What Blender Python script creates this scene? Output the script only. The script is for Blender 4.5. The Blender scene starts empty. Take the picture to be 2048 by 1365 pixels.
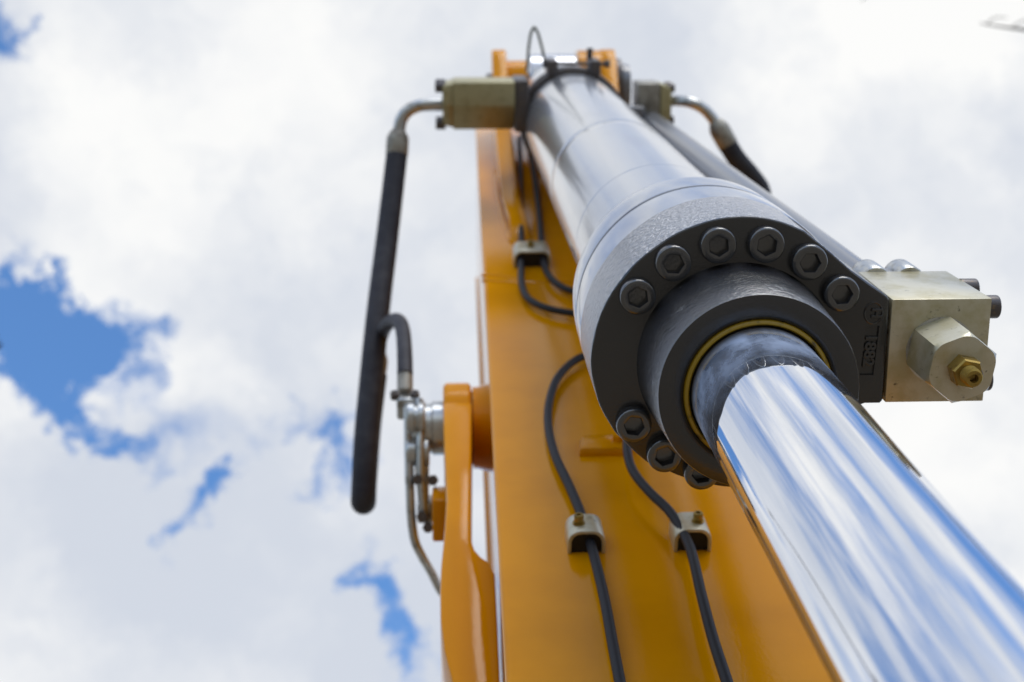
import bpy, bmesh, math, random
from mathutils import Vector, Matrix, Quaternion
random.seed(7)
S = bpy.context.scene
C = S.collection
PI = math.pi
R = math.radians

# ------------------------------------------------------------------ camera
U = 0.083                                   # metres per machine unit
PITCH = R(42.0)                             # the camera looks up
CAMPOS = Vector((0.0, 0.0, 1.5))
SE, CE = math.sin(PITCH), math.cos(PITCH)
# columns: picture right / picture down / forward, in the world
B = Matrix(((1, 0, 0), (0, SE, CE), (0, -CE, SE)))
# machine axes (x across the arm, y into the arm plate, z along the cylinder)
MX, MY, MZ = Vector((.99911, -.0117, .0406)), Vector((.0005, .96405, .26573)), Vector((-.04225, -.26548, .96319))
M3 = Matrix((MX, MY, MZ)).transposed()      # machine -> camera
G = Vector((2.41606, 0.50968, 14.18326))    # centre of the gland end, camera space
MW = B @ M3
ORIGIN = CAMPOS + (B @ G) * U


def world(p):
    return ORIGIN + (MW @ Vector(p)) * U


cam_d = bpy.data.cameras.new('camera')
cam = bpy.data.objects.new('camera', cam_d)
C.objects.link(cam)
cam.location = CAMPOS
cam.rotation_euler = (R(90) + PITCH, 0, 0)
cam_d.sensor_width = 36.0
cam_d.lens = 2900.0 / 2048.0 * 36.0
cam_d.clip_start = 0.02
cam_d.clip_end = 3000
cam_d.dof.use_dof = True
cam_d.dof.focus_distance = 1.20
cam_d.dof.aperture_fstop = 6.3
cam_d.dof.aperture_blades = 7
S.camera = cam


def pix_dir(x, y):                           # world direction of a direction in the sky
    return (B @ Vector(((x - 1024) / 2900, (y - 682.5) / 2900, 1))).normalized()


# ------------------------------------------------------------------ sky, sun, exposure
SUN_DIR = (MW @ Vector((.22, -.75, .40))).normalized()   # high over the camera, veiled by cloud
sun_el = math.asin(SUN_DIR.z)
sun_az = math.atan2(SUN_DIR.x, SUN_DIR.y)
W = bpy.data.worlds.new('World')
S.world = W
W.use_nodes = True
nt = W.node_tree
nt.nodes.clear()


def N(t, typ, **kw):
    n = t.nodes.new(typ)
    for k, v in kw.items():
        if k in n.inputs:
            n.inputs[k].default_value = v
        else:
            setattr(n, k, v)
    return n


def math_node(t, op, a, b=None, c=None, clamp=False):
    n = t.nodes.new('ShaderNodeMath')
    n.operation = op
    n.use_clamp = clamp
    for i, v in enumerate((a, b, c)):
        if v is None:
            continue
        if isinstance(v, (int, float)):
            n.inputs[i].default_value = v
        else:
            t.links.new(v, n.inputs[i])
    return n.outputs[0]


def vmath(t, op, a, b):
    n = t.nodes.new('ShaderNodeVectorMath')
    n.operation = op
    for i, v in enumerate((a, b)):
        if isinstance(v, (tuple, list, Vector)):
            n.inputs[i].default_value = tuple(v)
        else:
            t.links.new(v, n.inputs[i])
    return n


def smooth(t, x, lo, hi):
    n = t.nodes.new('ShaderNodeMapRange')
    n.interpolation_type = 'SMOOTHSTEP'
    n.inputs['From Min'].default_value = lo
    n.inputs['From Max'].default_value = hi
    t.links.new(x, n.inputs['Value'])
    return n.outputs['Result']


def mixc(t, f, a, b):
    n = t.nodes.new('ShaderNodeMix')
    n.data_type = 'RGBA'
    for sock, v in ((n.inputs['Factor'], f), (n.inputs['A'], a), (n.inputs['B'], b)):
        if isinstance(v, (int, float)):
            sock.default_value = v
        elif isinstance(v, (tuple, list)):
            sock.default_value = tuple(v) + ((1,) if len(v) == 3 else ())
        else:
            t.links.new(v, sock)
    return n.outputs['Result']


SKY_STRENGTH = 0.15
sky = N(nt, 'ShaderNodeTexSky')
sky.sky_type = 'NISHITA'
sky.sun_disc = False
sky.sun_elevation = sun_el
sky.sun_rotation = sun_az
sky.altitude = 200
sky.air_density = 1.0
sky.dust_density = 0.6
sky.ozone_density = 2.0
tc = N(nt, 'ShaderNodeTexCoord')
dirv = tc.outputs['Generated']
warp = N(nt, 'ShaderNodeTexNoise', Scale=11.0, Detail=6.0, Roughness=0.66)
nt.links.new(dirv, warp.inputs['Vector'])
wv = vmath(nt, 'SUBTRACT', warp.outputs['Color'], (.5, .5, .5)).outputs[0]
wvs = N(nt, 'ShaderNodeVectorMath', operation='SCALE')
wvs.inputs['Scale'].default_value = 0.12
nt.links.new(wv, wvs.inputs[0])
wdir = vmath(nt, 'ADD', dirv, wvs.outputs[0]).outputs[0]
f1 = N(nt, 'ShaderNodeTexNoise', Scale=3.2, Detail=10.0, Roughness=0.57)
nt.links.new(wdir, f1.inputs['Vector'])
dens = math_node(nt, 'MULTIPLY_ADD', f1.outputs['Fac'], 1.7, -0.37)
# clearings in the cloud deck (direction, half width, depth) and one thick bank of cloud
HOLES = [(-10, 640, .045, .75), (55, 645, .040, .85), (120, 655, .038, .85), (180, 660, .028, .7), (100, 735, .028, .7), (110, 800, .022, .55), (135, 855, .020, .5), (165, 905, .022, .45), (215, 925, .020, .4),
         (185, 570, .014, .35), (315, 640, .026, .42), (330, 580, .016, .3), (370, 1035, .026, .55), (325, 1095, .024, .5), (350, 1170, .026, .4), (445, 985, .022, .42), (610, 940, .030, .42), (630, 860, .022, .35), (500, 745, .02, .25), (590, 1000, .022, .35),
         (740, 1215, .034, .42), (670, 1190, .026, .42), (800, 1265, .028, .34), (780, 1175, .022, .35), (20, 50, .034, .62), (50, 110, .028, .45), (930, 690, .02, .2)]
BANKS = [(1500, 560, .37, .75), (640, 260, .20, .6), (300, 260, .13, .5), (240, 1270, .13, .6), (60, 1000, .09, .5), (620, 1300, .06, .4), (430, 700, .05, .25),
         (780, 560, .10, .5), (330, 780, .03, .2), (1100, 20, .13, .5), (620, 1080, .05, .25), (120, 330, .09, .4), (380, 440, .08, .4), (560, 1030, .06, .3), (1900, 1200, .12, .4), (900, 400, .12, .4), (1950, 120, .10, .5)]
mid = N(nt, 'ShaderNodeTexNoise', Scale=26.0, Detail=6.0, Roughness=0.62)
nt.links.new(wdir, mid.inputs['Vector'])
rim = None
for x, y, w, s in HOLES:
    dist = vmath(nt, 'DISTANCE', wdir, pix_dir(x, y)).outputs['Value']
    fall = smooth(nt, dist, w * 1.05, w * 0.1)
    dens = math_node(nt, 'MULTIPLY_ADD', fall, -s * .82, dens)
    wide = smooth(nt, dist, w * 2.4, w * .6)
    rim = wide if rim is None else math_node(nt, 'MAXIMUM', rim, wide)
mot = math_node(nt, 'MULTIPLY_ADD', mid.outputs['Fac'], 1.9, -.93)
dens = math_node(nt, 'MULTIPLY_ADD', mot, rim, dens)
for x, y, w, s in BANKS:
    dist = vmath(nt, 'DISTANCE', wdir, pix_dir(x, y)).outputs['Value']
    fall = smooth(nt, dist, w, w * 0.3)
    dens = math_node(nt, 'MULTIPLY_ADD', fall, s, dens)
alpha = smooth(nt, dens, 0.19, 0.64)
shade = N(nt, 'ShaderNodeTexNoise', Scale=3.8, Detail=6.0, Roughness=0.5)
nt.links.new(vmath(nt, 'ADD', wdir, (3.1, 1.7, .4)).outputs[0], shade.inputs['Vector'])
lum = smooth(nt, shade.outputs['Fac'], 0.36, 0.64)
glow = smooth(nt, vmath(nt, 'DISTANCE', wdir, pix_dir(1800, 40)).outputs['Value'], 0.14, 0.02)
lum = math_node(nt, 'MULTIPLY_ADD', glow, 0.6, lum, clamp=True)
k = 1 / SKY_STRENGTH
cloud = mixc(nt, lum, (.65 * k, .695 * k, .78 * k), (.98 * k, .98 * k, .97 * k))
skyc = vmath(nt, 'MULTIPLY', sky.outputs['Color'], (0.88, 1.26, 1.56)).outputs[0]
col = mixc(nt, alpha, skyc, cloud)
bg = N(nt, 'ShaderNodeBackground', Strength=SKY_STRENGTH)
nt.links.new(col, bg.inputs['Color'])
wo = N(nt, 'ShaderNodeOutputWorld')
nt.links.new(bg.outputs[0], wo.inputs['Surface'])

sun_d = bpy.data.lights.new('sun', 'SUN')
sun_d.energy = 1.5
sun_d.angle = R(30)
sun_d.color = (1.0, .96, .9)
sun = bpy.data.objects.new('sun', sun_d)
C.objects.link(sun)
sun.rotation_euler = SUN_DIR.to_track_quat('Z', 'Y').to_euler()
sun.location = (0, 0, 30)

S.view_settings.view_transform = 'Standard'
S.view_settings.look = 'None'
S.view_settings.exposure = 0.0
S.view_settings.gamma = 1.0
S.view_settings.use_curve_mapping = False


# ------------------------------------------------------------------ materials
def mat(name, base, rough=.5, metal=0.0, **kw):
    m = bpy.data.materials.new(name)
    m.use_nodes = True
    t = m.node_tree
    b = t.nodes['Principled BSDF']
    b.inputs['Base Color'].default_value = (*base, 1)
    b.inputs['Roughness'].default_value = rough
    b.inputs['Metallic'].default_value = metal
    for kk, v in kw.items():
        b.inputs[kk].default_value = v
    return m, t, b


def objnoise(t, scale, detail=4.0, rough=.55, stretch=None):
    tcn = t.nodes.new('ShaderNodeTexCoord')
    n = N(t, 'ShaderNodeTexNoise', Scale=scale, Detail=detail, Roughness=rough)
    src = tcn.outputs['Object']
    if stretch:
        src = vmath(t, 'MULTIPLY', src, stretch).outputs[0]
    t.links.new(src, n.inputs['Vector'])
    return n.outputs['Fac']


def bump(t, b, h, strength, dist):
    n = N(t, 'ShaderNodeBump', Strength=strength, Distance=dist)
    t.links.new(h, n.inputs['Height'])
    t.links.new(n.outputs[0], b.inputs['Normal'])
    return n


def vary(t, b, base, dark, fac, lo, hi):
    f = smooth(t, fac, lo, hi)
    t.links.new(mixc(t, f, base, dark), b.inputs['Base Color'])
    return f


MT = {}
# yellow machine paint
m, t, b = mat('yellow_paint', (.66, .26, .0), .07, 0, **{'IOR': 1.42, 'Specular IOR Level': .2})
vary(t, b, (.76, .30, .0), (.67, .258, .0), objnoise(t, 5.0), .4, .65)
bump(t, b, objnoise(t, 260.0, 2.0), .07, .002)
MT['yellow'] = m
# dark grey gloss paint
m, t, b = mat('grey_paint', (.024, .024, .026), .22, 0, **{'IOR': 1.65, 'Coat Weight': .25, 'Coat Roughness': .12})
vary(t, b, (.024, .024, .025), (.06, .035, .02), objnoise(t, 70, 6, .7), .70, .80)
bump(t, b, objnoise(t, 330, 3.0), .12, .0015)
MT['grey'] = m
m, t, b = mat('cast_paint_lit', (.36, .375, .41), .2, .6, **{'IOR': 1.8})  # rim paint lightened to carry the sky light it catches
h1 = objnoise(t, 210, 3.0, .6)
bump(t, b, h1, 1.0, .006)
MT['cast'] = m
m, t, b = mat('gland_paint', (.03, .032, .036), .2, 0, **{'IOR': 2.1})
vary(t, b, (.03, .032, .037), (.15, .155, .165), objnoise(t, 34, 6, .75), .56, .72)
bump(t, b, objnoise(t, 230, 4.0, .6), .5, .003)
MT['gland'] = m
m, t, b = mat('bolt_paint', (.026, .027, .030), .22, 0, **{'IOR': 2.1})
vary(t, b, (.026, .027, .030), (.06, .05, .04), objnoise(t, 190, 5, .7), .62, .78)
bump(t, b, objnoise(t, 300, 2.0), .1, .001)
MT['bolt'] = m
# silver grey paint of the barrel
m, t, b = mat('silver_paint', (.5, .52, .56), .2, .65, **{'Coat Weight': .5, 'Coat Roughness': .08, 'IOR': 1.6})
vary(t, b, (.56, .58, .62), (.47, .49, .54), objnoise(t, 18, 5, .6, (1, 1, .3)), .45, .7)
bump(t, b, objnoise(t, 120, 2), .03, .001)
MT['silver'] = m
m, t, b = mat('scuffed_silver', (.5, .51, .53), .5, .3)
vary(t, b, (.55, .56, .58), (.16, .16, .17), objnoise(t, 160, 5, .7), .56, .66)
MT['scuffed'] = m
m, t, b = mat('pipe_paint', (.16, .165, .18), .3, .1, **{'Coat Weight': .5, 'Coat Roughness': .15})
bump(t, b, objnoise(t, 90, 2), .03, .001)
MT['pipe'] = m
# chrome with a thin film of oil and dust
m, t, b = mat('chrome', (.88, .89, .91), .012, 1.0)
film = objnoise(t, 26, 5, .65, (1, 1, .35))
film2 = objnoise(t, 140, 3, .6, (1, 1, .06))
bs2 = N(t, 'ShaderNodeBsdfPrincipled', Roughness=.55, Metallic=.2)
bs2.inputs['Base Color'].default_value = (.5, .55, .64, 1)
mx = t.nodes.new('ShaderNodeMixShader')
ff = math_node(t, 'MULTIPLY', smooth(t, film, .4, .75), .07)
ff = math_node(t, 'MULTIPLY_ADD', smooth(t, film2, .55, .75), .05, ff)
# more of it below the seal, with the sky's blue sheen in its colour
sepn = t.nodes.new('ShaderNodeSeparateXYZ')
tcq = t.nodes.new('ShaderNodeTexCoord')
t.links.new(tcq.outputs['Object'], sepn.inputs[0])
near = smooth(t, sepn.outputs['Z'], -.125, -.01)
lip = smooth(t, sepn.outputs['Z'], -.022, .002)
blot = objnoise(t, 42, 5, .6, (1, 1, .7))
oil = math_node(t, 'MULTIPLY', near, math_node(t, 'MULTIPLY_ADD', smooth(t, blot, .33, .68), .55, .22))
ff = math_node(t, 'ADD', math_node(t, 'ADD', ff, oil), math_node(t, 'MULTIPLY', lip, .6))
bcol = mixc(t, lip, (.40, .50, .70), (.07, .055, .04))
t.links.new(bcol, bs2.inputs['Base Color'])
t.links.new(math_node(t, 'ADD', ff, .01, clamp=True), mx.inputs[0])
t.links.new(b.outputs[0], mx.inputs[1])
t.links.new(bs2.outputs[0], mx.inputs[2])
t.links.new(mx.outputs[0], t.nodes['Material Output'].inputs['Surface'])
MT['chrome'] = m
# zinc plate, yellowish, stained
m, t, b = mat('zinc', (.50, .48, .37), .42, .4, **{'Coat Weight': .7, 'Coat Roughness': .22})
st = objnoise(t, 95, 7, .7)
st2 = objnoise(t, 28, 4, .6)
c1 = mixc(t, smooth(t, st2, .38, .68), (.60, .56, .42), (.44, .39, .22))
sc = objnoise(t, 60, 5, .75, (1, .12, 3.0))
c1 = mixc(t, smooth(t, sc, .68, .73), c1, (.86, .86, .84))
c2 = mixc(t, smooth(t, st, .60, .72), c1, (.12, .105, .07))
t.links.new(c2, b.inputs['Base Color'])
t.links.new(math_node(t, 'MULTIPLY_ADD', st2, .25, .30), b.inputs['Roughness'])
bump(t, b, st, .05, .0008)
MT['zinc'] = m
m, t, b = mat('olive_zinc', (.24, .215, .115), .42, .5)
st = objnoise(t, 60, 6, .7)
vary(t, b, (.44, .395, .22), (.30, .26, .13), st, .48, .72)
MT['olive'] = m
m, t, b = mat('dull_zinc', (.34, .31, .26), .5, .4)
vary(t, b, (.36, .34, .29), (.20, .18, .15), objnoise(t, 50, 5), .45, .7)
MT['dull'] = m
m, t, b = mat('bright_steel', (.55, .56, .55), .28, .85)
vary(t, b, (.55, .56, .55), (.30, .29, .26), objnoise(t, 60, 5), .5, .7)
MT['steel'] = m
m, t, b = mat('brass_zinc', (.36, .24, .05), .34, .7)
vary(t, b, (.36, .245, .055), (.14, .09, .03), objnoise(t, 150, 5), .5, .7)
MT['brass'] = m
m, t, b = mat('dark_steel', (.10, .095, .095), .4, .5)
vary(t, b, (.11, .10, .10), (.20, .15, .10), objnoise(t, 180, 5), .55, .72)
MT['dark'] = m
m, t, b = mat('black_rubber', (.033, .033, .043), .6, 0, **{'IOR': 1.35})
wv_ = objnoise(t, 240, 3, .5, (1, 1, .4))
vary(t, b, (.028, .028, .037), (.046, .046, .056), objnoise(t, 30, 4), .4, .7)
bump(t, b, wv_, .18, .0012)
MT['rubber'] = m
m, t, b = mat('black_nylon', (.016, .016, .021), .5, 0, **{'IOR': 1.32})
vary(t, b, (.020, .021, .026), (.10, .11, .09), objnoise(t, 55, 6, .75), .68, .78)
MT['nylon'] = m
m, t, b = mat('yellow_polyurethane', (.30, .19, .008), .4)
vary(t, b, (.33, .21, .008), (.06, .04, .01), objnoise(t, 90, 5), .52, .75)
MT['seal'] = m
m, t, b = mat('black_gap', (.008, .008, .008), .6)
MT['black'] = m
m, t, b = mat('green_wire', (.045, .06, .022), .4)
MT['wire'] = m
m, t, b = mat('bark', (.06, .05, .042), .9)
bump(t, b, objnoise(t, 30, 5), .5, .02)
MT['bark'] = m
m, t, b = mat('gravel_ground', (.30, .275, .24), .9)
g1 = objnoise(t, 1.3, 6, .6)
g2 = objnoise(t, 45, 4, .7)
cA = mixc(t, smooth(t, g1, .35, .65), (.27, .22, .15), (.19, .155, .11))
t.links.new(mixc(t, smooth(t, g2, .4, .7), cA, (.16, .15, .13)), b.inputs['Base Color'])
bump(t, b, g2, .6, .02)
MT['ground'] = m


# ------------------------------------------------------------------ builders
MROT = MW.to_quaternion()


def thing(name, at, label, cat, group=None):
    """An Empty at a machine-space point; children are built in machine space."""
    o = bpy.data.objects.new(name, None)
    C.objects.link(o)
    o.empty_display_size = .05
    o.location = world(at)
    o.rotation_mode = 'QUATERNION'
    o.rotation_quaternion = MROT
    o['label'] = label
    o['category'] = cat
    if group:
        o['group'] = group
    o['_at'] = list(at)
    return o


def origin_of(o):
    while o.parent:
        o = o.parent
    return Vector(o['_at'])


def part(name, bm, m, parent, smooth_deg=35, label=None):
    """Finish a bmesh (machine units) as one part of its thing."""
    at = origin_of(parent)
    bmesh.ops.remove_doubles(bm, verts=bm.verts, dist=1e-6)
    bmesh.ops.recalc_face_normals(bm, faces=bm.faces)
    for v in bm.verts:
        v.co = (v.co - at) * U
    me = bpy.data.meshes.new(name)
    bm.to_mesh(me)
    bm.free()
    me.materials.append(MT[m] if isinstance(m, str) else m)
    if smooth_deg:
        for p in me.polygons:
            p.use_smooth = True
        me.set_sharp_from_angle(angle=R(smooth_deg))
    o = bpy.data.objects.new(name, me)
    C.objects.link(o)
    o.parent = parent
    if label:
        o['label'] = label
    return o


def twin(o, shift, parent=None):
    """A copy of a part moved by a machine-space vector."""
    c = o.copy()
    C.objects.link(c)
    c.parent = parent or o.parent
    c.location = Vector(o.location) + Vector(shift) * U
    return c


def frame(d):
    d = Vector(d).normalized()
    a = Vector((0, 0, 1)) if abs(d.z) < .9 else Vector((1, 0, 0))
    e1 = (a - d * a.dot(d)).normalized()
    return d, e1, d.cross(e1)


def lathe(bm, o, d, prof, seg=48, closed=False, e1=None):
    """prof: list of (radius, height along d)."""
    o = Vector(o)
    d, a, b_ = frame(d)
    if e1:
        a = Vector(e1)
        b_ = d.cross(a)
    rings = []
    for r, h in prof:
        c = o + d * h
        if r < 1e-5:
            rings.append([bm.verts.new(c)])
        else:
            rings.append([bm.verts.new(c + (a * math.cos(2 * PI * i / seg) + b_ * math.sin(2 * PI * i / seg)) * r) for i in range(seg)])
    pairs = list(zip(rings[:-1], rings[1:]))
    if closed:
        pairs.append((rings[-1], rings[0]))
    for p, q in pairs:
        for i in range(seg):
            j = (i + 1) % seg
            if len(p) == 1 and len(q) == 1:
                continue
            if len(p) == 1:
                bm.faces.new((p[0], q[i], q[j]))
            elif len(q) == 1:
                bm.faces.new((p[i], q[0], p[j]))
            else:
                bm.faces.new((p[i], q[i], q[j], p[j]))
    return bm


def new():
    return bmesh.new()


def bevel(bm, w, seg=2, ang=30):
    ed = [e for e in bm.edges if len(e.link_faces) == 2 and e.calc_face_angle(0) > R(ang)]
    if ed and w > 0:
        bmesh.ops.bevel(bm, geom=ed, offset=w, segments=seg, profile=.5, affect='EDGES', clamp_overlap=True)
    return bm


def hull_prism(pts0, pts1):
    """Solid between two matching polygons of 3-D points."""
    bm = new()
    a = [bm.verts.new(Vector(p)) for p in pts0]
    b_ = [bm.verts.new(Vector(p)) for p in pts1]
    n = len(a)
    bm.faces.new(a)
    bm.faces.new(b_[::-1])
    for i in range(n):
        j = (i + 1) % n
        bm.faces.new((a[i], b_[i], b_[j], a[j]))
    bmesh.ops.recalc_face_normals(bm, faces=bm.faces)
    return bm


def box(x0, x1, y0, y1, z0, z1, bv=.03, seg=2):
    bm = hull_prism([(x0, y0, z0), (x1, y0, z0), (x1, y1, z0), (x0, y1, z0)], [(x0, y0, z1), (x1, y0, z1), (x1, y1, z1), (x0, y1, z1)])
    return bevel(bm, bv, seg)


def spline(pts, n=8):
    P = [Vector(p) for p in pts]
    out = []
    for i in range(len(P) - 1):
        p0, p1, p2, p3 = P[max(i - 1, 0)], P[i], P[i + 1], P[min(i + 2, len(P) - 1)]
        t0 = 0.0
        t1 = t0 + max((p1 - p0).length, 1e-4) ** .5
        t2 = t1 + max((p2 - p1).length, 1e-4) ** .5
        t3 = t2 + max((p3 - p2).length, 1e-4) ** .5
        for k_ in range(n):
            tt = t1 + (t2 - t1) * k_ / n
            A1 = p0 * ((t1 - tt) / (t1 - t0)) + p1 * ((tt - t0) / (t1 - t0))
            A2 = p1 * ((t2 - tt) / (t2 - t1)) + p2 * ((tt - t1) / (t2 - t1))
            A3 = p2 * ((t3 - tt) / (t3 - t2)) + p3 * ((tt - t2) / (t3 - t2))
            B1 = A1 * ((t2 - tt) / (t2 - t0)) + A2 * ((tt - t0) / (t2 - t0))
            B2 = A2 * ((t3 - tt) / (t3 - t1)) + A3 * ((tt - t1) / (t3 - t1))
            out.append(B1 * ((t2 - tt) / (t2 - t1)) + B2 * ((tt - t1) / (t2 - t1)))
    out.append(P[-1])
    return out


def tube(bm, pts, r, seg=16, n=8, smoothpath=True):
    P = spline(pts, n) if smoothpath else [Vector(p) for p in pts]
    rr = r if callable(r) else (lambda s: r)
    d, e1, e2 = frame(P[1] - P[0])
    rings = []
    for i, p in enumerate(P):
        tg = (P[min(i + 1, len(P) - 1)] - P[max(i - 1, 0)]).normalized()
        e1 = (e1 - tg * e1.dot(tg)).normalized()
        e2 = tg.cross(e1)
        q = rr(i / (len(P) - 1))
        rings.append([bm.verts.new(p + (e1 * math.cos(2 * PI * j / seg) + e2 * math.sin(2 * PI * j / seg)) * q) for j in range(seg)])
    for a, b_ in zip(rings[:-1], rings[1:]):
        for j in range(seg):
            l = (j + 1) % seg
            bm.faces.new((a[j], b_[j], b_[l], a[l]))
    bm.faces.new(rings[0])
    bm.faces.new(rings[-1][::-1])
    return bm


def socket_screw(bm, o, d, r, h, spin=0.0, hexr=.56, depth=.62, bev=.16, seg=24):
    """Socket head cap screw: o on the seat, d the way the head points."""
    o = Vector(o)
    d, a, b_ = frame(d)

    def ring(rad, hh, hexa=False):
        out = []
        for i in range(seg):
            th = 2 * PI * i / seg
            rr = rad
            if hexa:
                q = (th % (PI / 3)) - PI / 6
                rr = rad * math.cos(PI / 6) / math.cos(q)
            th += spin
            out.append(bm.verts.new(o + d * hh + (a * math.cos(th) + b_ * math.sin(th)) * rr))
        return out
    bw = bev * r
    rings = [ring(r, 0), ring(r, h - bw)]
    for kq in (1, 2, 3):
        an = kq / 3 * PI / 2
        rings.append(ring(r - bw * (1 - math.cos(an)), h - bw + bw * math.sin(an)))
    rings.append(ring(r * .66, h))
    rings.append(ring(hexr * r * 1.08, h - .02 * r, True))
    rings.append(ring(hexr * r, h - .08 * r, True))
    rings.append(ring(hexr * r * .97, h - depth * h, True))
    for p, q in zip(rings[:-1], rings[1:]):
        for i in range(seg):
            j = (i + 1) % seg
            bm.faces.new((p[i], q[i], q[j], p[j]))
    c = bm.verts.new(o + d * (h - depth * h - .03 * r))
    p = rings[-1]
    for i in range(seg):
        bm.faces.new((p[i], c, p[(i + 1) % seg]))
    bm.faces.new(rings[0][::-1])
    return bm


def hexbolt(bm, o, d, r, h, spin=0.0):
    return bevel(lathe(bm, o, d, [(0, 0), (r, 0), (r, h), (0, h)], 6), r * .08, 1)


CAM_M = Vector((-2.982, -4.263, -13.424))     # the camera's place in machine space


def at_depth(x, y, D):
    """The machine-space point D units deep that was measured at (x, y)."""
    v = Vector(((x - 1024) / 2900, (y - 682.5) / 2900, 1)) * D - G
    return Vector((v.dot(MX), v.dot(MY), v.dot(MZ)))


def plate_y(z):
    return 4.0 - .1 * z


def on_plate(x, z, off=0.0):
    return Vector((x, plate_y(z) - off, z))


# ------------------------------------------------------------------ ground
bm = new()
bmesh.ops.create_circle(bm, cap_ends=True, segments=64, radius=900)
me = bpy.data.meshes.new('ground')
bm.to_mesh(me)
bm.free()
me.materials.append(MT['ground'])
g = bpy.data.objects.new('ground', me)
C.objects.link(g)
g['kind'] = 'structure'
g['label'] = 'pale gravel ground of the yard under the excavator'

# ------------------------------------------------------------------ excavator arm
arm = thing('excavator_arm', (0, 4.5, 10), 'glossy yellow excavator arm behind the hydraulic cylinder', 'excavator arm')
ZB, ZT = -7.0, 31.0


def half(z):
    return 2.44 - .006 * max(z, 0)


def plate_solid(x0f, x1f, off0, off1, zs=None, bv=.05):
    zs = zs or [ZB, 0, 6, 12, 18, 24, 31.5]
    bm = new()
    secs = []
    for z in zs:
        y = plate_y(z)
        secs.append([bm.verts.new(p) for p in ((x0f(z), y + off0, z), (x1f(z), y + off0, z), (x1f(z), y + off1, z), (x0f(z), y + off1, z))])
    for s, q in zip(secs[:-1], secs[1:]):
        for i in range(4):
            j = (i + 1) % 4
            bm.faces.new((s[i], q[i], q[j], s[j]))
    bm.faces.new(secs[0])
    bm.faces.new(secs[-1][::-1])
    bmesh.ops.recalc_face_normals(bm, faces=bm.faces)
    return bevel(bm, bv, 3)


part('front_plate', plate_solid(lambda z: -half(z), lambda z: half(z), 0, .22, bv=.07), 'yellow', arm)
sp = part('side_plate', plate_solid(lambda z: -half(z) + .06, lambda z: -half(z) + .28, .16, 5.2, bv=.03), 'yellow', arm)
part('side_plate', plate_solid(lambda z: half(z) - .28, lambda z: half(z) - .06, .16, 5.2, bv=.03), 'yellow', arm)
part('rear_plate', plate_solid(lambda z: -half(z), lambda z: half(z), 5.15, 5.37), 'yellow', arm)
part('end_plate', plate_solid(lambda z: -half(z) + .2, lambda z: half(z) - .2, .2, 5.17, zs=[31.1, 31.35]), 'yellow', arm)

# two ear brackets that carry the cylinder's pin
PC = Vector((0, -.2, 28.3))


def ear_profile():
    pts = [(2.25, 18.05), (2.02, 18.35), (1.80, 19.2), (1.55, 20.6), (1.25, 22.2), (.9, 23.8), (.4, 25.4), (-.25, 26.9)]
    for a in range(210, 21, -21):              # round the pin
        pts.append((PC.y + 1.12 * math.cos(R(a)), PC.z + 1.12 * math.sin(R(a)) * (1)))
    pts += [(1.25, 29.0), (1.55, 28.0), (1.75, 26.0)]
    zz = 26.0
    pts += [(plate_y(24) + .1, 24.0), (plate_y(21) + .1, 21)]
    return pts


pr = ear_profile()
for x0, x1, bx0, bx1, br in ((-1.80, -1.40, -1.41, -.80, .80), (1.28, 1.68, .62, 1.29, 1.08)):
    sh = [(.12 if q[1] < 20 else 0.0) * (1 if x0 < 0 else -1) for q in pr]
    e = part('ear_bracket', bevel(hull_prism([(x0 + s, y, z) for (y, z), s in zip(pr, sh)], [(x1 + s, y, z) for (y, z), s in zip(pr, sh)]), .04, 2), 'yellow', arm)
    bm = new()
    lathe(bm, (bx0, PC.y, PC.z), (1, 0, 0), [(.5, 0), (br, 0), (br, bx1 - bx0), (.5, bx1 - bx0)], 40)
    part('pin_boss', bm, 'yellow', e)

# weld beads across the plate and at the feet of the ears
for pts in ([(-2.38, 15.95), (-2.0, 15.9), (-1.62, 15.55)], [(-2.36, 15.6), (-2.0, 15.48), (-1.1, 15.45), (0.2, 15.45), (1.4, 15.4)]):
    bm = new()
    path = [on_plate(x + .01 * random.uniform(-1, 1), z + .04 * random.uniform(-1, 1), -.01) for x, z in pts]
    tube(bm, path, .035, 8, 6)
    part('weld_bead', bm, 'yellow', arm)
for sx in (-1, 1):
    bm = new()
    path = [on_plate(sx * x, z, -.01) for x, z in ((1.80, 24), (1.83, 21.5), (1.72, 19), (1.62, 18.1), (1.40, 18.0), (1.27, 18.3), (1.30, 20), (1.38, 22))]
    tube(bm, path, .07, 8, 6)
    part('weld_bead', bm, 'yellow', arm)
# little tab on the plate
bm = new()
z0, z1 = 7.25, 7.80
tb = hull_prism([on_plate(-1.10, z0, -.01), on_plate(-.3, z0, -.01), on_plate(-.3, z1, -.01), on_plate(-1.06, z1, -.01)],
                [on_plate(-1.08, z0 + .02, .13), on_plate(-.3, z0 + .02, .13), on_plate(-.3, z1, .13), on_plate(-.98, z1, .10)])
tab = part('tab_bracket', bevel(tb, .03, 2), 'yellow', arm)
bm = new()
hexbolt(bm, on_plate(-.47, 7.55, .12), (0, -1, -.1), .10, .10)
part('bolt', bm, 'yellow', tab)
# boss on the flank, where the link is pinned
bm = new()
PIN = Vector((-2.4, 4.44, 12.1))
lathe(bm, (-2.20, PIN.y, PIN.z), (-1, 0, 0), [(0, 0), (.86, 0), (.80, .22), (.76, .36), (.76, .44), (.3, .44)], 44)
part('pivot_boss', bm, 'yellow', arm)
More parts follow.
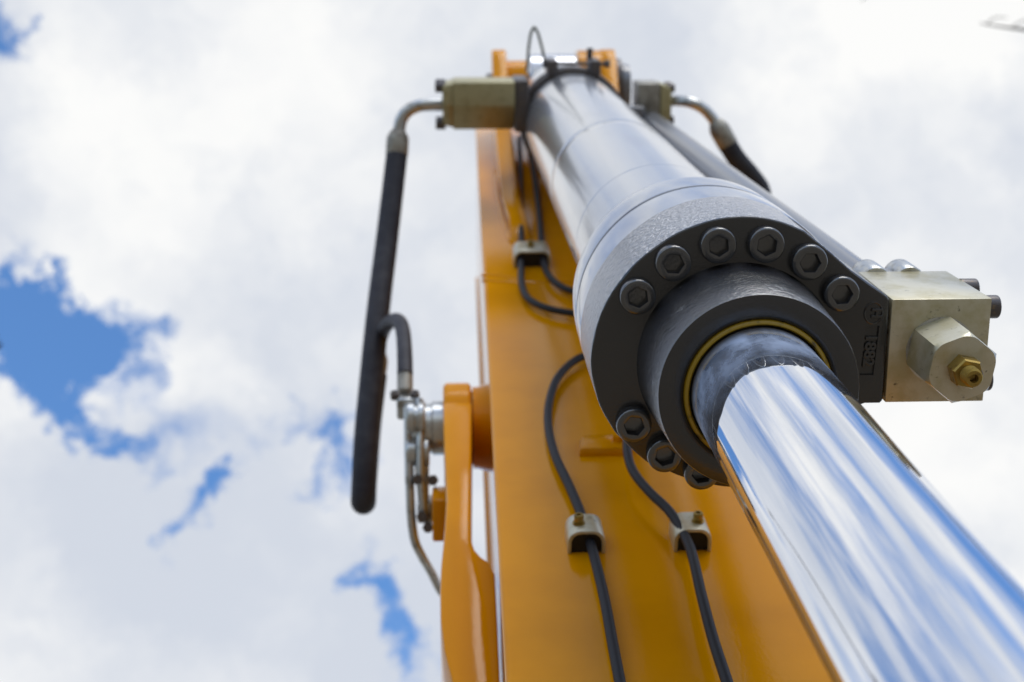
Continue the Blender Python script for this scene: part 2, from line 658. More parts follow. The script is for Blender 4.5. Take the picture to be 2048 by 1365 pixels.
# ------------------------------------------------------------------ pivot link beside the arm
link = thing('pivot_link', (-2.95, 4.4, 8), 'curved yellow link with a long slot, pinned to the flank of the arm', 'pivot link')
outl = [(-3.178, 11.3), (-3.169, 10.418), (-3.137, 9.094), (-3.121, 8.411), (-3.162, 7.513), (-3.207, 6.792), (-3.221, 6.221), (-3.213, 5.57), (-3.163, 4.952), (-3.048, 4.317), (-2.855, 3.624), (-2.45, 2.3),
        (-2.405, 4.3), (-2.40, 5.444), (-2.40, 6.60), (-2.50, 6.87), (-2.6, 6.987), (-2.688, 7.157), (-2.73, 7.377), (-2.729, 7.878), (-2.709, 9.012), (-2.673, 10.56), (-2.66, 11.3)]
bm = hull_prism([(x, 6.5 - .25 * z, z) for x, z in outl], [(x, 7.6 - .2 * z, z) for x, z in outl])
bevel(bm, .05, 2, 60)
part('link_plate', bm, 'yellow', link)
bm = new()
lathe(bm, (-2.665, PIN.y, PIN.z), (-1, 0, 0), [(.3, 0), (.78, 0), (.84, .05), (.84, .46), (.79, .51), (.3, .51)], 44)
part('link_eye', bm, 'yellow', link)
bm = new()
lathe(bm, (-2.60, PIN.y, PIN.z), (-1, 0, 0), [(.3, 0), (.68, 0), (.68, .10), (.3, .10)], 36)
part('seal_ring', bm, 'black', link)
q = at_depth(876, 1028, 26.0)
part('side_block', box(q.x - .10, q.x + .20, q.y - .40, q.y + .40, q.z - .35, q.z + .35, .04), 'yellow', link)

# ------------------------------------------------------------------ hydraulic cylinder
cyl = thing('hydraulic_cylinder', (0, 0, 0), 'large grey hydraulic cylinder with a polished chrome rod in front of the yellow arm', 'hydraulic cylinder')
bm = new()
lathe(bm, (0, 0, 0), (0, 0, 1), [(0, -12.2), (.60, -12.2), (.665, -12.1), (.665, -9), (.665, -6), (.665, -3), (.665, -1), (.665, 0), (.665, 1.5), (0, 1.5)], 128)
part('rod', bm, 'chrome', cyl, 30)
# gland: the neck round the rod
bm = new()
lathe(bm, (0, 0, 0), (0, 0, 1), [(.70, .35), (.73, .09), (.735, .05), (.745, .02), (.775, 0.0), (.80, -.004), (.965, -.004), (.988, .006), (1.0, .035), (1.02, .4), (1.04, .85), (1.05, 1.08), (1.06, 1.12), (1.06, 1.3)], 96)
gl = part('gland', bm, 'gland', cyl, 40)
gl.data.materials.append(MT['grey'])           # end face and bore, their shade put into a darker grey
for p in gl.data.polygons:
    if p.normal.z < -.9 or p.center.xy.length / U < .8:
        p.material_index = 1
bm = new()
lathe(bm, (0, 0, 0), (0, 0, 1), [(.742, .10), (.738, .02), (.726, -.002), (.70, -.014), (.686, -.004), (.684, .03), (.684, .10)], 80)
seal = part('wiper_seal', bm, 'seal', cyl, 60)
bm = new()
lathe(bm, (0, 0, 0), (0, 0, 1), [(.683, .10), (.682, .01), (.676, -.004), (.670, .0), (.667, .02), (.667, .10)], 80)
part('seal_lip', bm, 'black', seal, 60)
# cast flange with a lug towards the port block
RAD = [(62, 1.44), (75, 1.43), (90, 1.425), (105, 1.40), (118, 1.41), (130, 1.455), (140, 1.462), (150, 1.495), (165, 1.522), (180, 1.545), (200, 1.54), (218, 1.53), (234, 1.525), (247, 1.535), (263, 1.545), (277, 1.545), (295, 1.53)]
out = []
n = 96
for i in range(n + 1):
    a = 62 + (295 - 62) * i / n
    for (a0, r0), (a1, r1) in zip(RAD[:-1], RAD[1:]):
        if a0 <= a <= a1 + 1e-6:
            f_ = (a - a0) / (a1 - a0)
            f_ = f_ * f_ * (3 - 2 * f_)
            rr = r0 + (r1 - r0) * f_
    out.append((rr * math.cos(R(a)), rr * math.sin(R(a))))
out += [(.924, -1.168), (1.172, -.955), (1.25, -.90), (1.36, -.82), (1.50, -.725), (1.565, -.675), (1.592, -.63), (1.592, .470), (1.56, .495), (1.40, .495), (1.2, .56), (1.02, .8), (.86, 1.1)]
fl = hull_prism([(x, y, 1.13) for x, y in out], [(x, y, 2.36) for x, y in out])
ed = [e_ for e_ in fl.edges if e_.calc_face_angle(0) > R(45)]
bmesh.ops.bevel(fl, geom=ed, offset=.035, segments=3, profile=.5, affect='EDGES', clamp_overlap=True)
# a shallow panel let into the lug for the casting number
tmp = bpy.data.meshes.new('flange_blank')
fl.to_mesh(tmp)
fl.free()
ob = bpy.data.objects.new('flange_blank', tmp)
C.objects.link(ob)
cb = box(1.335, 1.480, -.365, .175, 1.09, 1.162, 0)
for v in cb.verts:
    v.co = v.co + Vector((-.055 * (v.co.y + .1), 0, 0))
tm2 = bpy.data.meshes.new('cutter')
cb.to_mesh(tm2)
cb.free()
oc = bpy.data.objects.new('cutter', tm2)
C.objects.link(oc)
md = ob.modifiers.new('cut', 'BOOLEAN')
md.operation = 'DIFFERENCE'
md.object = oc
md.solver = 'EXACT'
dg = bpy.context.evaluated_depsgraph_get()
cutme = bpy.data.meshes.new_from_object(ob.evaluated_get(dg))
fl = new()
fl.from_mesh(cutme)
for o_ in (ob, oc):
    bpy.data.objects.remove(o_)
flange = part('flange', fl, 'cast', cyl, 30)
flange.data.materials.append(MT['grey'])       # face and lug turned from the sky: shade put into a darker copy
for p in flange.data.polygons:
    cx_ = (p.center.x / U) > .62
    if p.normal.z < -.55 or (cx_ and p.center.y / U > -.2) or p.center.x / U > 1.2:
        p.material_index = 1


def text_mesh(body, size, extrude):
    cu = bpy.data.curves.new('t', 'FONT')
    cu.body = body
    cu.size = size
    cu.extrude = extrude
    cu.align_x = 'CENTER'
    cu.align_y = 'CENTER'
    cu.bevel_depth = extrude * .35
    cu.offset = size * .012
    cu.resolution_u = 4
    o_ = bpy.data.objects.new('t', cu)
    C.objects.link(o_)
    me_ = bpy.data.meshes.new_from_object(o_.evaluated_get(bpy.context.evaluated_depsgraph_get()))
    bpy.data.objects.remove(o_)
    b_ = new()
    b_.from_mesh(me_)
    return b_


def turn_text(b_, cx, cy, z, sx=1.0):
    # read from the top down: the letters' tops point along +x
    for v in b_.verts:
        v.co = Vector((cx + v.co.y - .055 * (cy + v.co.x * sx + .1), cy + v.co.x * sx, z - v.co.z))
    return b_


part('cast_number', turn_text(text_mesh('1882', .165, .014), 1.408, -.095, 1.15, 1.08), 'grey', flange, 30)
part('cast_letter', turn_text(text_mesh('H', .15, .016), 1.425, -.505, 1.125), 'grey', flange, 30)
bm = new()
pts = [(1.42 + .095 * math.cos(a / 20 * 2 * PI), -.505 + .115 * math.sin(a / 20 * 2 * PI), 1.128) for a in range(21)]
tube(bm, pts, .010, 6, 1, False)
part('cast_ring', bm, 'grey', flange)

# socket screws round the flange (a run at the top, one below)
SC = [(-1.106, -.764), (-.744, -1.117), (-.283, -1.300), (.217, -1.300), (.676, -1.112), (1.032, -.772), (-1.115, .640), (-.776, .986), (-.372, 1.192), (.08, 1.225), (.52, 1.13)]
for x, y in SC:
    bm = new()
    socket_screw(bm, (x * .986 + (x + 2.98) * .0065, y * .986 + (y + 4.26) * .0065, 1.125), (0, 0, -1), .188, .135, depth=.88, bev=.17, spin=random.uniform(0, 1.05))
    part('socket_screw', bm, 'bolt', cyl, 40)
# machined collar behind the casting, with a groove
bm = new()
lathe(bm, (0, 0, 0), (0, 0, 1), [(1.2, 2.36), (1.508, 2.36), (1.515, 2.40), (1.515, 3.20), (1.505, 3.22), (1.455, 3.225), (1.455, 3.34), (1.505, 3.345), (1.510, 3.37), (1.495, 4.02), (1.2, 4.02)], 128)
part('collar', bm, 'silver', cyl, 25)
bm = new()
lathe(bm, (0, 0, 0), (0, 0, 1), [(1.2, 4.0), (1.493, 4.022), (1.42, 4.42), (1.405, 4.46), (1.2, 4.46)], 128)
part('chamfer_ring', bm, 'scuffed', cyl, 25)
bm = new()
lathe(bm, (0, 0, 0), (0, 0, 1), [(1.0, 4.2), (1.196, 4.2), (1.196, 4.3), (1.196, 6.9), (1.196, 7.04), (1.188, 7.055), (1.188, 7.075), (1.193, 7.09), (1.193, 7.14), (1.193, 7.3), (1.193, 12), (1.193, 12.3), (1.189, 12.33), (1.189, 12.37), (1.193, 12.4), (1.193, 12.7), (1.193, 18), (1.193, 24.8), (1.193, 24.95), (1.19, 25.05), (1.15, 25.3), (.9, 26.2), (.7, 27.4), (0, 27.5)], 128)
barrel = part('barrel', bm, 'silver', cyl, 20)
bm = new()
lathe(bm, (-.74, PC.y, PC.z), (1, 0, 0), [(.45, 0), (.95, 0), (.98, .04), (.98, 1.29), (.95, 1.33), (.45, 1.33)], 48)
part('cylinder_eye', bm, 'silver', cyl)
part('port_boss', box(-1.47, -1.12, -1.10, .12, 21.1, 22.6, .05), 'dark', cyl)

# the pin through the ears
pin = thing('pivot_pin', tuple(PC), 'dark steel pin end with grey washers on the upper ear of the arm', 'pin')
bm = new()
lathe(bm, (-1.95, PC.y, PC.z), (1, 0, 0), [(0, 0), (.44, 0), (.44, 3.7), (0, 3.7)], 32)
part('pin_shaft', bm, 'dark', pin)
bm = new()
lathe(bm, (1.69, PC.y, PC.z), (1, 0, 0), [(.4, 0), (.84, 0), (.84, .17), (.4, .17)], 40)
part('washer', bm, 'dark', pin)
bm = new()
lathe(bm, (1.87, PC.y, PC.z), (1, 0, 0), [(0, 0), (.70, 0), (.72, .03), (.66, .24), (0, .24)], 40)
part('pin_cap', bm, 'pipe', pin)

# ------------------------------------------------------------------ port block on the flange lug
pb = thing('port_block', (2.1, -.08, 1.8), 'square zinc plated port block with a big hex plug, bolted beside the flange', 'port block')
x0, x1, y0, y1 = 1.612, 2.672, -.648, .482
bm = hull_prism([(x0, y0, 1.13), (x1, y0, 1.13), (x1, y1, 1.13), (x0, y1, 1.13)], [(x0, y0, 2.46), (x1 - .04, y0, 2.46), (x1 - .04, y1, 2.46), (x0, y1, 2.46)])
part('body', bevel(bm, .012, 2), 'zinc', pb)
for y, z in ((-.50, 1.36), (-.53, 2.02), (.32, 1.40), (.30, 2.05)):
    bm = new()
    socket_screw(bm, (2.64, y, z), (1, 0, 0), .125, .19)
    part('cap_screw', bm, 'dark', pb, 40)
for x in (1.83, 2.215):
    bm = new()
    lathe(bm, (x, -.515, 2.462), (0, 0, 1), [(0, 0), (.175, 0), (.185, .015), (.185, .42), (.17, .46), (0, .46)], 28)
    part('flange_bolt', bm, 'steel', pb, 40)
PCn = Vector((2.16, -.09))
bm = new()
lathe(bm, (PCn.x, PCn.y, 1.14), (0, 0, -1), [(0, 0), (.365, 0), (.365, .018), (.345, .022), (.33, .022), (0, .022)], 48)
spot = part('plug', bm, 'steel', pb, 30)
bm = new()
o = Vector((PCn.x, PCn.y, 1.12))
d_, a_, b_ = frame((0, 0, -1))


def hexring(rad, h, seg=48, rot=R(21), rmax=9):
    v = []
    for i in range(seg):
        th = 2 * PI * i / seg
        q = (th % (PI / 3)) - PI / 6
        rr = min(rad * math.cos(PI / 6) / math.cos(q), rmax)
        v.append(bm.verts.new(o + d_ * h + (a_ * math.cos(th + rot) + b_ * math.sin(th + rot)) * rr))
    return v


rings = [hexring(.385, 0, rmax=.372), hexring(.385, .03), hexring(.385, .63), hexring(.378, .665, rmax=.366), hexring(.375, .69, rmax=.345)]
for p, q in zip(rings[:-1], rings[1:]):
    for i in range(48):
        j = (i + 1) % 48
        bm.faces.new((p[i], q[i], q[j], p[j]))
bm.faces.new(rings[-1])
bm.faces.new(rings[0][::-1])
part('hex_head', bm, 'zinc', spot, 28)
bm = new()
lathe(bm, (PCn.x, PCn.y, .44), (0, 0, -1), [(0, 0), (.165, 0), (.165, .18), (.15, .205), (0, .205)], 6, e1=(math.cos(R(12)), math.sin(R(12)), 0))
part('lock_nut', bm, 'brass', spot, 20)
bm = new()
prof = [(0, 0), (.098, 0)]
for i in range(5):
    prof += [(.098, .012 + i * .024), (.086, .022 + i * .024)]
prof += [(.092, .135), (.080, .145), (.045, .147), (.042, .10), (.04, 0.06), (0, .05)]
lathe(bm, (PCn.x, PCn.y, .24), (0, 0, -1), prof, 32)
part('set_screw', bm, 'brass', spot, 30)

# ------------------------------------------------------------------ steel pipe along the cylinder
pipe = thing('steel_pipe', (1.95, -.1, 12), 'straight grey steel pipe running along the barrel from the port block', 'pipe')
bm = new()
tube(bm, [(2.02, -.16, 2.3), (1.99, -.17, 3.4), (1.95, -.17, 6), (1.93, -.12, 10), (1.92, -.04, 16), (1.92, .04, 22), (1.93, .05, 23.2)], .30, 32, 10)
part('pipe_tube', bm, 'pipe', pipe)
bm = new()
lathe(bm, (2.02, -.16, 2.461), (0, 0, 1), [(.2, 0), (.46, 0), (.46, .28), (.32, .34), (.2, .34)], 36)
part('pipe_flange', bm, 'pipe', pipe)

# ------------------------------------------------------------------ band clamp round the barrel
bd = thing('band_clamp', (0, 0, 22.6), 'dark two strand band clamp with a long screw round the top of the barrel', 'clamp')
for z in (21.95, 22.55):
    bm = new()
    lathe(bm, (0, 0, z), (0, 0, 1), [(1.197, 0), (1.29, 0), (1.31, .06), (1.31, .16), (1.29, .22), (1.197, .22)], 80, closed=True)
    part('band', bm, 'dark', bd)
ya = -1.33
for x in (-.51, .52):
    part('band_lug', box(x - .13, x + .13, -1.50, -1.14, 21.85, 22.85, .05), 'dark', bd)
bm = new()
tube(bm, [(-.62, -1.42, 22.1), (.75, -1.40, 22.1)], .045, 12, 2, False)
hexbolt(bm, (.75, -1.40, 22.1), (1, 0, 0), .10, .14)
hexbolt(bm, (-.62, -1.42, 22.1), (-1, 0, 0), .10, .12)
part('clamp_screw', bm, 'dark', bd)
bm = new()
tube(bm, [(.43, -1.45, 22.5), (.44, -1.75, 22.5)], .075, 12, 2, False)
part('grease_nipple', bm, 'dark', bd)
part('pipe_saddle', box(1.28, 1.72, -.42, .10, 21.6, 22.0, .08, 3), 'pipe', bd)

# ------------------------------------------------------------------ adapter blocks at the top
ab = thing('adapter_block', (-2.3, -.5, 21.8), 'olive zinc adapter block beside the thick left-side hose elbow', 'adapter block')
ab['label'] = 'long olive zinc adapter block between the barrel and the thick hose elbow'
sec = [(-1.07, 21.0), (-.50, 20.98), (.10, 21.55), (.10, 22.5), (-1.07, 22.4)]
part('body', bevel(hull_prism([(-2.92, y, z) for y, z in sec], [(-1.46, y, z) for y, z in sec]), .03, 2), 'olive', ab)
sec2 = [(-1.05, 21.05), (-.5, 21.0), (.06, 21.5), (.06, 22.4), (-1.05, 22.35)]
bm = hull_prism([(-3.17, y * .86 - .07, z) for y, z in sec2], [(-2.912, y, z) for y, z in sec2])
part('flange_clamp', bevel(bm, .05, 2), 'olive', ab)
for y, z in ((-.94, 21.25), (-.02, 21.62), (-.92, 22.2), (-.02, 22.2)):
    bm = new()
    socket_screw(bm, (-3.10, y, z), (-1, 0, 0), .125, .24)
    part('cap_screw', bm, 'dark', ab, 40)

ab2 = thing('adapter_block', (2.0, -.5, 22.4), 'short grey zinc adapter block behind the top of the steel pipe', 'adapter block')
part('body', box(1.57, 2.12, -.93, .05, 22.0, 23.0, .04), 'dull', ab2)
bm = hull_prism([(2.13, -.93, 22.0), (2.13, .12, 22.0), (2.13, .12, 22.95), (2.13, -.93, 22.95)],
                [(2.42, -.80, 22.05), (2.42, -.05, 22.05), (2.42, -.05, 22.9), (2.42, -.80, 22.9)])
part('flange_clamp', bevel(bm, .05, 2), 'olive', ab2)
for y, z in ((-.80, 22.2), (-.80, 22.75), (-.02, 22.2), (-.02, 22.75)):
    bm = new()
    socket_screw(bm, (2.33, y, z), (1, 0, 0), .11, .17)
    part('cap_screw', bm, 'dark', ab2, 40)

# ------------------------------------------------------------------ hydraulic hoses


def ferrule(bm, a, b_, r):
    a, b_ = Vector(a), Vector(b_)
    L = (b_ - a).length
    lathe(bm, a, b_ - a, [(0, 0), (r * .62, 0), (r * .70, .05 * L), (r * .98, .26 * L), (r * 1.01, .4 * L), (r, .97 * L), (r * .95, L), (0, L)], 28)


hl = thing('hydraulic_hose', (-4.2, 0, 21.4), 'thick black hydraulic hose hanging in a long loop beside the arm against the sky', 'hose')
bm = new()
tube(bm, [(-3.05, -.48, 21.6), (-3.45, -.49, 21.58), (-3.78, -.46, 21.55), (-4.02, -.34, 21.5), (-4.16, -.15, 21.46), (-4.215, .1, 21.40), (-4.235, .3, 21.3)], .15, 20)
part('elbow_tube', bm, 'steel', hl)
bm = new()
ferrule(bm, (-4.235, .10, 21.40), (-4.272, .66, 21.10), .265)
part('ferrule', bm, 'dull', hl)
big = [(-4.268, .58, 21.14), (-4.28, .70, 21.06), (-4.40, 1.7, 20.25), (-4.50, 2.5, 19.55), (-4.65, 3.7, 18.2), (-4.77, 4.9, 17.0), (-4.86, 6.0, 15.85), (-4.89, 6.72, 15.35)]
big += [at_depth(727, 1000, 30.55), at_depth(727, 1001, 31.1), at_depth(728, 985, 31.7), at_depth(731, 940, 32.0), at_depth(738, 850, 32.4), at_depth(750, 750, 32.8)]
bm = new()
tube(bm, big, lambda s_: .255 + .022 * s_, 24, 8)
part('rubber_hose', bm, 'rubber', hl)
bm = new()
ferrule(bm, at_depth(757, 700, 32.9), at_depth(747, 770, 32.75), .25)
part('ferrule', bm, 'dull', hl)
bm = new()
tube(bm, [at_depth(754, 715, 32.8), at_depth(761, 680, 32.5), at_depth(772, 653, 31.6), at_depth(787, 641, 30.7), at_depth(799, 644, 29.8), at_depth(806, 664, 28.9), at_depth(809, 700, 28.0), at_depth(810, 735, 27.4), at_depth(810, 752, 27.2)], .15, 18, 8)
part('thin_hose', bm, 'rubber', hl)
bm = new()
a, b2 = at_depth(810, 742, 27.3), at_depth(810, 790, 27.0)
lathe(bm, a, b2 - a, [(0, 0), (.145, 0), (.15, .05), (.15, .9 * (b2 - a).length), (.1, (b2 - a).length), (0, (b2 - a).length)], 20)
part('ferrule', bm, 'dull', hl)

hr = thing('hydraulic_hose', (3.3, 0, 22), 'black hydraulic hose with a bent steel elbow descending behind the steel pipe', 'hose')
bm = new()
tube(bm, [(2.36, -.46, 22.4), (2.65, -.49, 22.2), (2.9, -.46, 22.0), (3.2, -.31, 21.95), (3.42, -.08, 21.9), (3.56, .14, 21.85)], .135, 18)
part('elbow_tube', bm, 'steel', hr)
bm = new()
ferrule(bm, (3.47, -.02, 21.9), (3.80, .56, 21.75), .25)
part('ferrule', bm, 'dull', hr)
bm = new()
tube(bm, [(3.76, .50, 21.76), (4.0, .86, 21.75), (4.4, 1.3, 21.9), (4.75, 1.75, 22.2), (4.85, 2.3, 22.9), (4.5, 3.2, 23.8), (3.9, 4.5, 24.2), (3.5, 6.0, 23.2), (3.0, 6.8, 21.4), (2.6, 6.4, 19.6), (2.25, 5.8, 18.8)], .235, 22, 8)
part('rubber_hose', bm, 'rubber', hr)

# ------------------------------------------------------------------ swivel fitting and steel tube at the link
sw = thing('swivel_fitting', (-3.4, PIN.y, PIN.z), 'bright zinc swivel fitting with bolts on the outer side of the yellow link', 'fitting')
bm = new()
lathe(bm, (-3.176, PIN.y, PIN.z), (-1, 0, 0), [(0, 0), (.50, 0), (.50, .20), (.46, .22), (.46, .34), (0, .34)], 36)
part('swivel_disc', bm, 'steel', sw)
bm = new()
lathe(bm, (-3.52, PIN.y, PIN.z), (-1, 0, 0), [(0, 0), (.52, 0), (.54, .04), (.54, .20), (.5, .24), (0, .24)], 6, e1=(0, .9, .436))
part('hex_collar', bevel(bm, .04, 2), 'steel', sw)
q = at_depth(812, 812, 26.9)
part('tee_body', box(q.x - .17, q.x + .20, q.y - .2, q.y + .22, q.z - .2, q.z + .2, .06, 3), 'steel', sw)
bm = new()
for dx in (-.20, .17):
    socket_screw(bm, (q.x + dx, q.y - .16, q.z - .05), (0, -1, -.2), .085, .14)
part('cap_screw', bm, 'dark', sw, 40)
q = at_depth(846, 975, 26.6)
bm = hull_prism([(q.x - .14, q.y - .42, q.z - .2), (q.x + .12, q.y - .50, q.z - .2), (q.x + .10, q.y + .42, q.z - .2), (q.x - .08, q.y + .42, q.z - .2)],
                [(q.x - .14, q.y - .42, q.z + .2), (q.x + .12, q.y - .50, q.z + .2), (q.x + .10, q.y + .42, q.z + .2), (q.x - .08, q.y + .42, q.z + .2)])
part('lower_plate', bevel(bm, .03, 2), 'steel', sw)
for px, py in ((836, 962), (844, 1036), (856, 1058), (866, 964)):
    q = at_depth(px, py, 26.2)
    bm = new()
    hexbolt(bm, (q.x, q.y, q.z + .1), (0, -.3, -1), .10, .22)
    part('bolt', bm, 'dark', sw)
for px, py, D, r, h in ((832, 838, 26.5, .30, .34), (836, 905, 26.5, .26, .42)):
    q = at_depth(px, py, D)
    bm = new()
    lathe(bm, (q.x - h / 2, q.y, q.z), (1, 0, 0), [(0, 0), (r * .92, 0), (r, .03), (r, h * .4), (r * .8, h * .45), (r * .8, h * .6), (r, h * .65), (r, h - .03), (r * .92, h), (0, h)], 28)
    part('coupling', bm, 'steel', sw, 30)
q = at_depth(852, 1018, 26.6)
part('saddle_block', box(q.x - .16, q.x + .16, q.y - .2, q.y + .2, q.z - .25, q.z + .25, .05), 'steel', sw)
bm = new()
tube(bm, [at_depth(838, 800, 26.7), at_depth(840, 860, 26.4), at_depth(842, 930, 26.2), at_depth(846, 1000, 26.2), at_depth(850, 1040, 26.3)], .075, 14, 8)
part('return_tube', bm, 'steel', sw)
st_ = thing('steel_tube', tuple(at_depth(820, 950, 26.4)), 'thin bent steel tube descending from the swivel fitting behind the yellow link', 'tube')
bm = new()
tube(bm, [at_depth(816, 815, 26.6), at_depth(817, 860, 26.5), at_depth(818, 920, 26.4), at_depth(820, 980, 26.3), at_depth(823, 1040, 26.3), at_depth(829, 1080, 26.4), at_depth(843, 1112, 26.8), at_depth(862, 1145, 27.4), at_depth(886, 1188, 28.0), at_depth(905, 1200, 28.3), at_depth(912, 1205, 29.6)], .085, 16, 8)
part('bent_tube', bm, 'steel', st_)

# ------------------------------------------------------------------ thin black lines on the plate
LINE_GROUP = 'thin black lines clamped to the arm'


def grease_line(label, rows, r, name='grease_line', m='nylon', group=LINE_GROUP):
    p0 = rows[len(rows) // 2]
    t_ = thing(name, tuple(p0), label, 'hose', group)
    bm = new()
    tube(bm, rows, r, 14, 9)
    part('line_tube', bm, m, t_, 60)
    return t_


A = [(-1.05, 1.10, 27.6), (-1.31, 1.74, 21.1), (-1.46, 2.06, 17.86), (-1.53, 2.19, 16.6), (-1.55, 2.24, 16.05), (-1.59, 2.38, 14.68), (-1.48, 2.46, 13.93), (-1.17, 2.51, 13.44), (-.76, 2.53, 13.15), (0.05, 2.55, 12.7), (.25, 2.62, 12.1),
     (.0, 2.70, 11.4), (-.75, 2.76, 10.9), (-1.18, 2.84, 10.12), (-1.42, 2.94, 9.07), (-1.51, 3.04, 8.09), (-1.48, 3.15, 7.01), (-1.34, 3.26, 5.94), (-1.25, 3.34, 5.1), (-1.215, 3.39, 4.6), (-1.20, 3.42, 4.27), (-1.18, 3.46, 3.87), (-1.155, 3.56, 2.89),
     (-1.16, 3.66, 1.9), (-1.16, 3.74, 1.1), (-1.16, 3.9, -1), (-1.15, 4.3, -5)]
Bl = [(-.80, 1.2, 27.0), (-.91, 1.74, 21.1), (-1.02, 2.06, 17.85), (-1.06, 2.18, 16.6), (-1.07, 2.24, 16.05), (-.96, 2.34, 15.12), (-.66, 2.40, 14.45), (0.1, 2.42, 13.8), (.6, 2.5, 12.6), (.62, 2.68, 10.8), (.3, 2.86, 9), (-.25, 2.95, 7.75), (-.41, 3.01, 6.9), (-.42, 3.09, 6.15),
      (-.26, 3.16, 5.44), (-.08, 3.22, 4.95), (.0, 3.27, 4.6), (.05, 3.32, 4.2), (.06, 3.35, 3.75), (.01, 3.43, 2.71), (-.015, 3.53, 1.72), (-.01, 3.61, .87), (0, 3.8, -1), (0, 4.2, -5)]
grease_line('thin black line running down nearest the left edge of the yellow arm plate', A, .068)['label'] = 'thin black line of the pair, the one curving out nearer the yellow link'
grease_line('thin black line of the pair, the one passing closest to the chrome rod', Bl, .068)
grease_line('short greenish wire loop standing above the barrel top', [(-1.10, -1.2, 22.6), (-1.10, -1.46, 22.2), (-1.08, -1.85, 22.0), (-1.02, -2.17, 22.0), (-.955, -2.27, 22.0), (-.88, -2.17, 22.0), (-.80, -1.92, 22.0), (-.72, -1.62, 22.1), (-.66, -1.3, 22.4)],
            .035, 'wire_loop', 'wire', None)['category'] = 'wire'

# ------------------------------------------------------------------ clamps for the lines
CL_GROUP = 'zinc clamps holding the thin black lines'


def line_clamp(x, z, w, h, ln, screw_dx, label):
    t_ = thing('line_clamp', tuple(on_plate(x, z)), label, 'clamp', CL_GROUP)
    nrm = Vector((0, -1, -.1)).normalized()
    lng = Vector((0, -.1, 1)).normalized()
    base = on_plate(x, z)
    th = .05

    def sect(wd, ht, rad):
        pts = [(-wd / 2, 0)]
        for a in range(180, 89, -18):
            pts.append((-wd / 2 + rad + rad * math.cos(R(a)), ht - rad + rad * math.sin(R(a))))
        for a in range(90, -1, -18):
            pts.append((wd / 2 - rad + rad * math.cos(R(a)), ht - rad + rad * math.sin(R(a))))
        pts.append((wd / 2, 0))
        return pts
    o1, i1 = sect(w, h, .17), sect(w - 2 * th, h - th, .13)
    bm = new()

    def P(q, s):
        return base + Vector((q[0], 0, 0)) + nrm * q[1] + lng * s
    rows = [[bm.verts.new(P(q, s)) for q in sc] for sc, s in ((o1, -ln / 2), (o1, ln / 2), (i1, ln / 2), (i1, -ln / 2))]
    for a in range(4):
        p, q = rows[a], rows[(a + 1) % 4]
        for i in range(len(p) - 1):
            bm.faces.new((p[i], p[i + 1], q[i + 1], q[i]))
    for e in (0, -1):
        bm.faces.new([rw[e] for rw in rows])
    bmesh.ops.recalc_face_normals(bm, faces=bm.faces)
    part('saddle', bevel(bm, .012, 2, 60), 'zinc', t_)
    i2 = sect(w - 2 * th - .01, h - th - .005, .13)
    part('rubber_pad', hull_prism([P(q, -ln / 2 + .05) for q in i2], [P(q, ln / 2 - .05) for q in i2]), 'black', t_)
    bm = new()
    lathe(bm, P((screw_dx, h - .005), -.02), nrm, [(0, 0), (.085, 0), (.085, .018), (.06, .02), (.066, .03), (.066, .12), (.058, .135), (.034, .135), (.03, .09), (0, .08)], 20)
    part('screw', bm, 'brass', t_)
    return t_


line_clamp(-1.30, 16.75, .78, .36, .72, -.02, 'zinc clamp high on the arm holding both thin black lines side by side')
line_clamp(-1.25, 4.55, .50, .34, .50, -.09, 'lower zinc clamp holding the single black line nearer the yellow link')
line_clamp(.165, 4.55, .50, .34, .50, .09, 'lower zinc clamp holding the single black line nearest the chrome rod')


# ------------------------------------------------------------------ trees whose twigs reach into the picture
def far_point(x, y, D):
    return CAMPOS + (B @ Vector(((x - 1024) / 2900, (y - 682.5) / 2900, 1))) * D


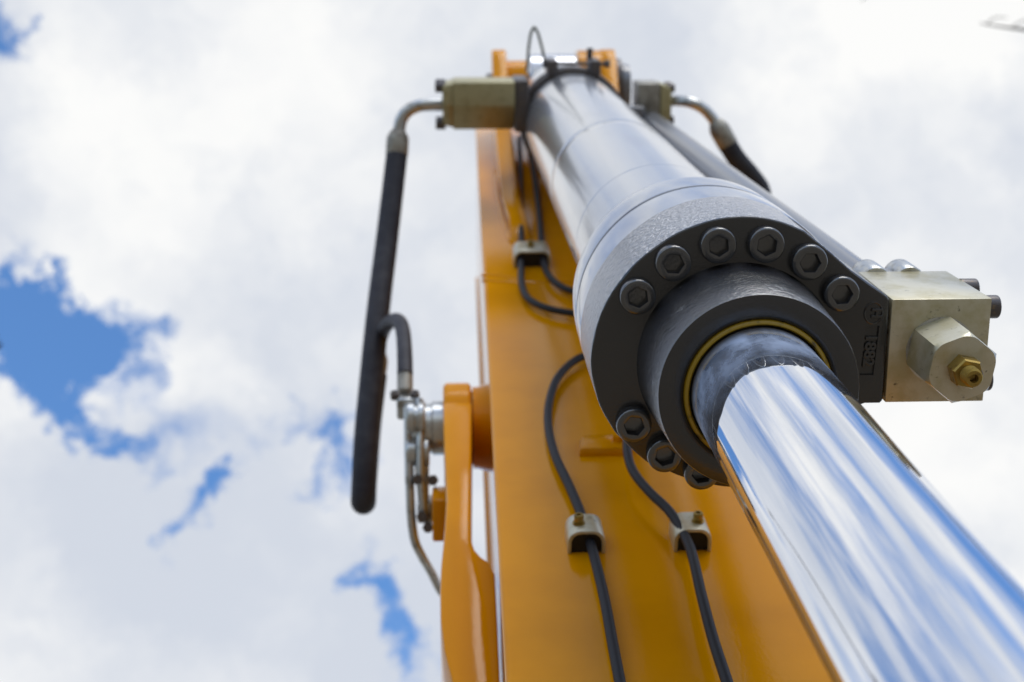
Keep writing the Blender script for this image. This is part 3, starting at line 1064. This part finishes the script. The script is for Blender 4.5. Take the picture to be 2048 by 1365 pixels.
def bare_tree(base, top, limbs, label, leaf=False):
    o = bpy.data.objects.new('bare_tree', None)
    C.objects.link(o)
    o.location = base
    o['label'] = label
    o['category'] = 'tree'
    base = Vector(base)

    def fin(name, bm):
        for v in bm.verts:
            v.co = v.co - base
        me_ = bpy.data.meshes.new(name)
        bm.to_mesh(me_)
        bm.free()
        me_.materials.append(MT['bark'])
        for p in me_.polygons:
            p.use_smooth = True
        q = bpy.data.objects.new(name, me_)
        C.objects.link(q)
        q.parent = o
    bm = new()
    tube(bm, [base + Vector((0, 0, -.1)), base.lerp(top, .4) + Vector((.1, .1, 0)), top], lambda s: .17 - .12 * s, 12, 6)
    fin('trunk', bm)
    for limb in limbs:
        bm = new()
        pts = [top - Vector((0, 0, .3))] + [Vector(p) for p in limb]
        tube(bm, pts, lambda s: .05 * (1 - s) ** 1.5 + .003, 8, 8)
        path = spline(pts, 8)
        for q in (() if leaf else path[10:-1:3]):
            e = q + Vector((random.uniform(-.1, .3), random.uniform(-.2, .2), random.uniform(-.05, .25)))
            tube(bm, [q, q.lerp(e, .5) + Vector((0, 0, .04)), e], lambda s: .003 * (1 - s) + .002, 6, 3)
        if leaf:
            tip = Vector(limb[-1])
            for _ in range(5):
                a = tip + Vector((random.uniform(-.06, .012), random.uniform(-.05, .05), random.uniform(-.07, .03)))
                u_ = Vector((random.uniform(-1, 1), random.uniform(-1, 1), random.uniform(-1, 1))).normalized() * .028
                w_ = u_.cross(Vector((.3, .8, .5))).normalized() * .013
                bm.faces.new([bm.verts.new(v) for v in (a - u_, a + w_, a + u_, a - w_)])
        fin('branch', bm)
    return o


base = far_point(3000, 900, 9.0)
bare_tree((base.x, base.y, 0), far_point(2560, 60, 9.3),
          [[far_point(2260, 50, 9.1), far_point(2080, 62, 9.0), far_point(1960, 47, 8.9)], [far_point(2300, -160, 9.2), far_point(1950, -130, 9.2), far_point(1722, 2, 9.2)]],
          'bare tree with thin twigs reaching into the sky above the port block')
base = far_point(-1100, 900, 7.0)
bare_tree((base.x, base.y, 0), far_point(-620, 560, 7.0), [[far_point(-300, 600, 6.9), far_point(-120, 640, 6.8), far_point(0, 682, 6.8)]],
          'tree beyond the hose, only a dark leaf tip showing beside the blue gap', True)
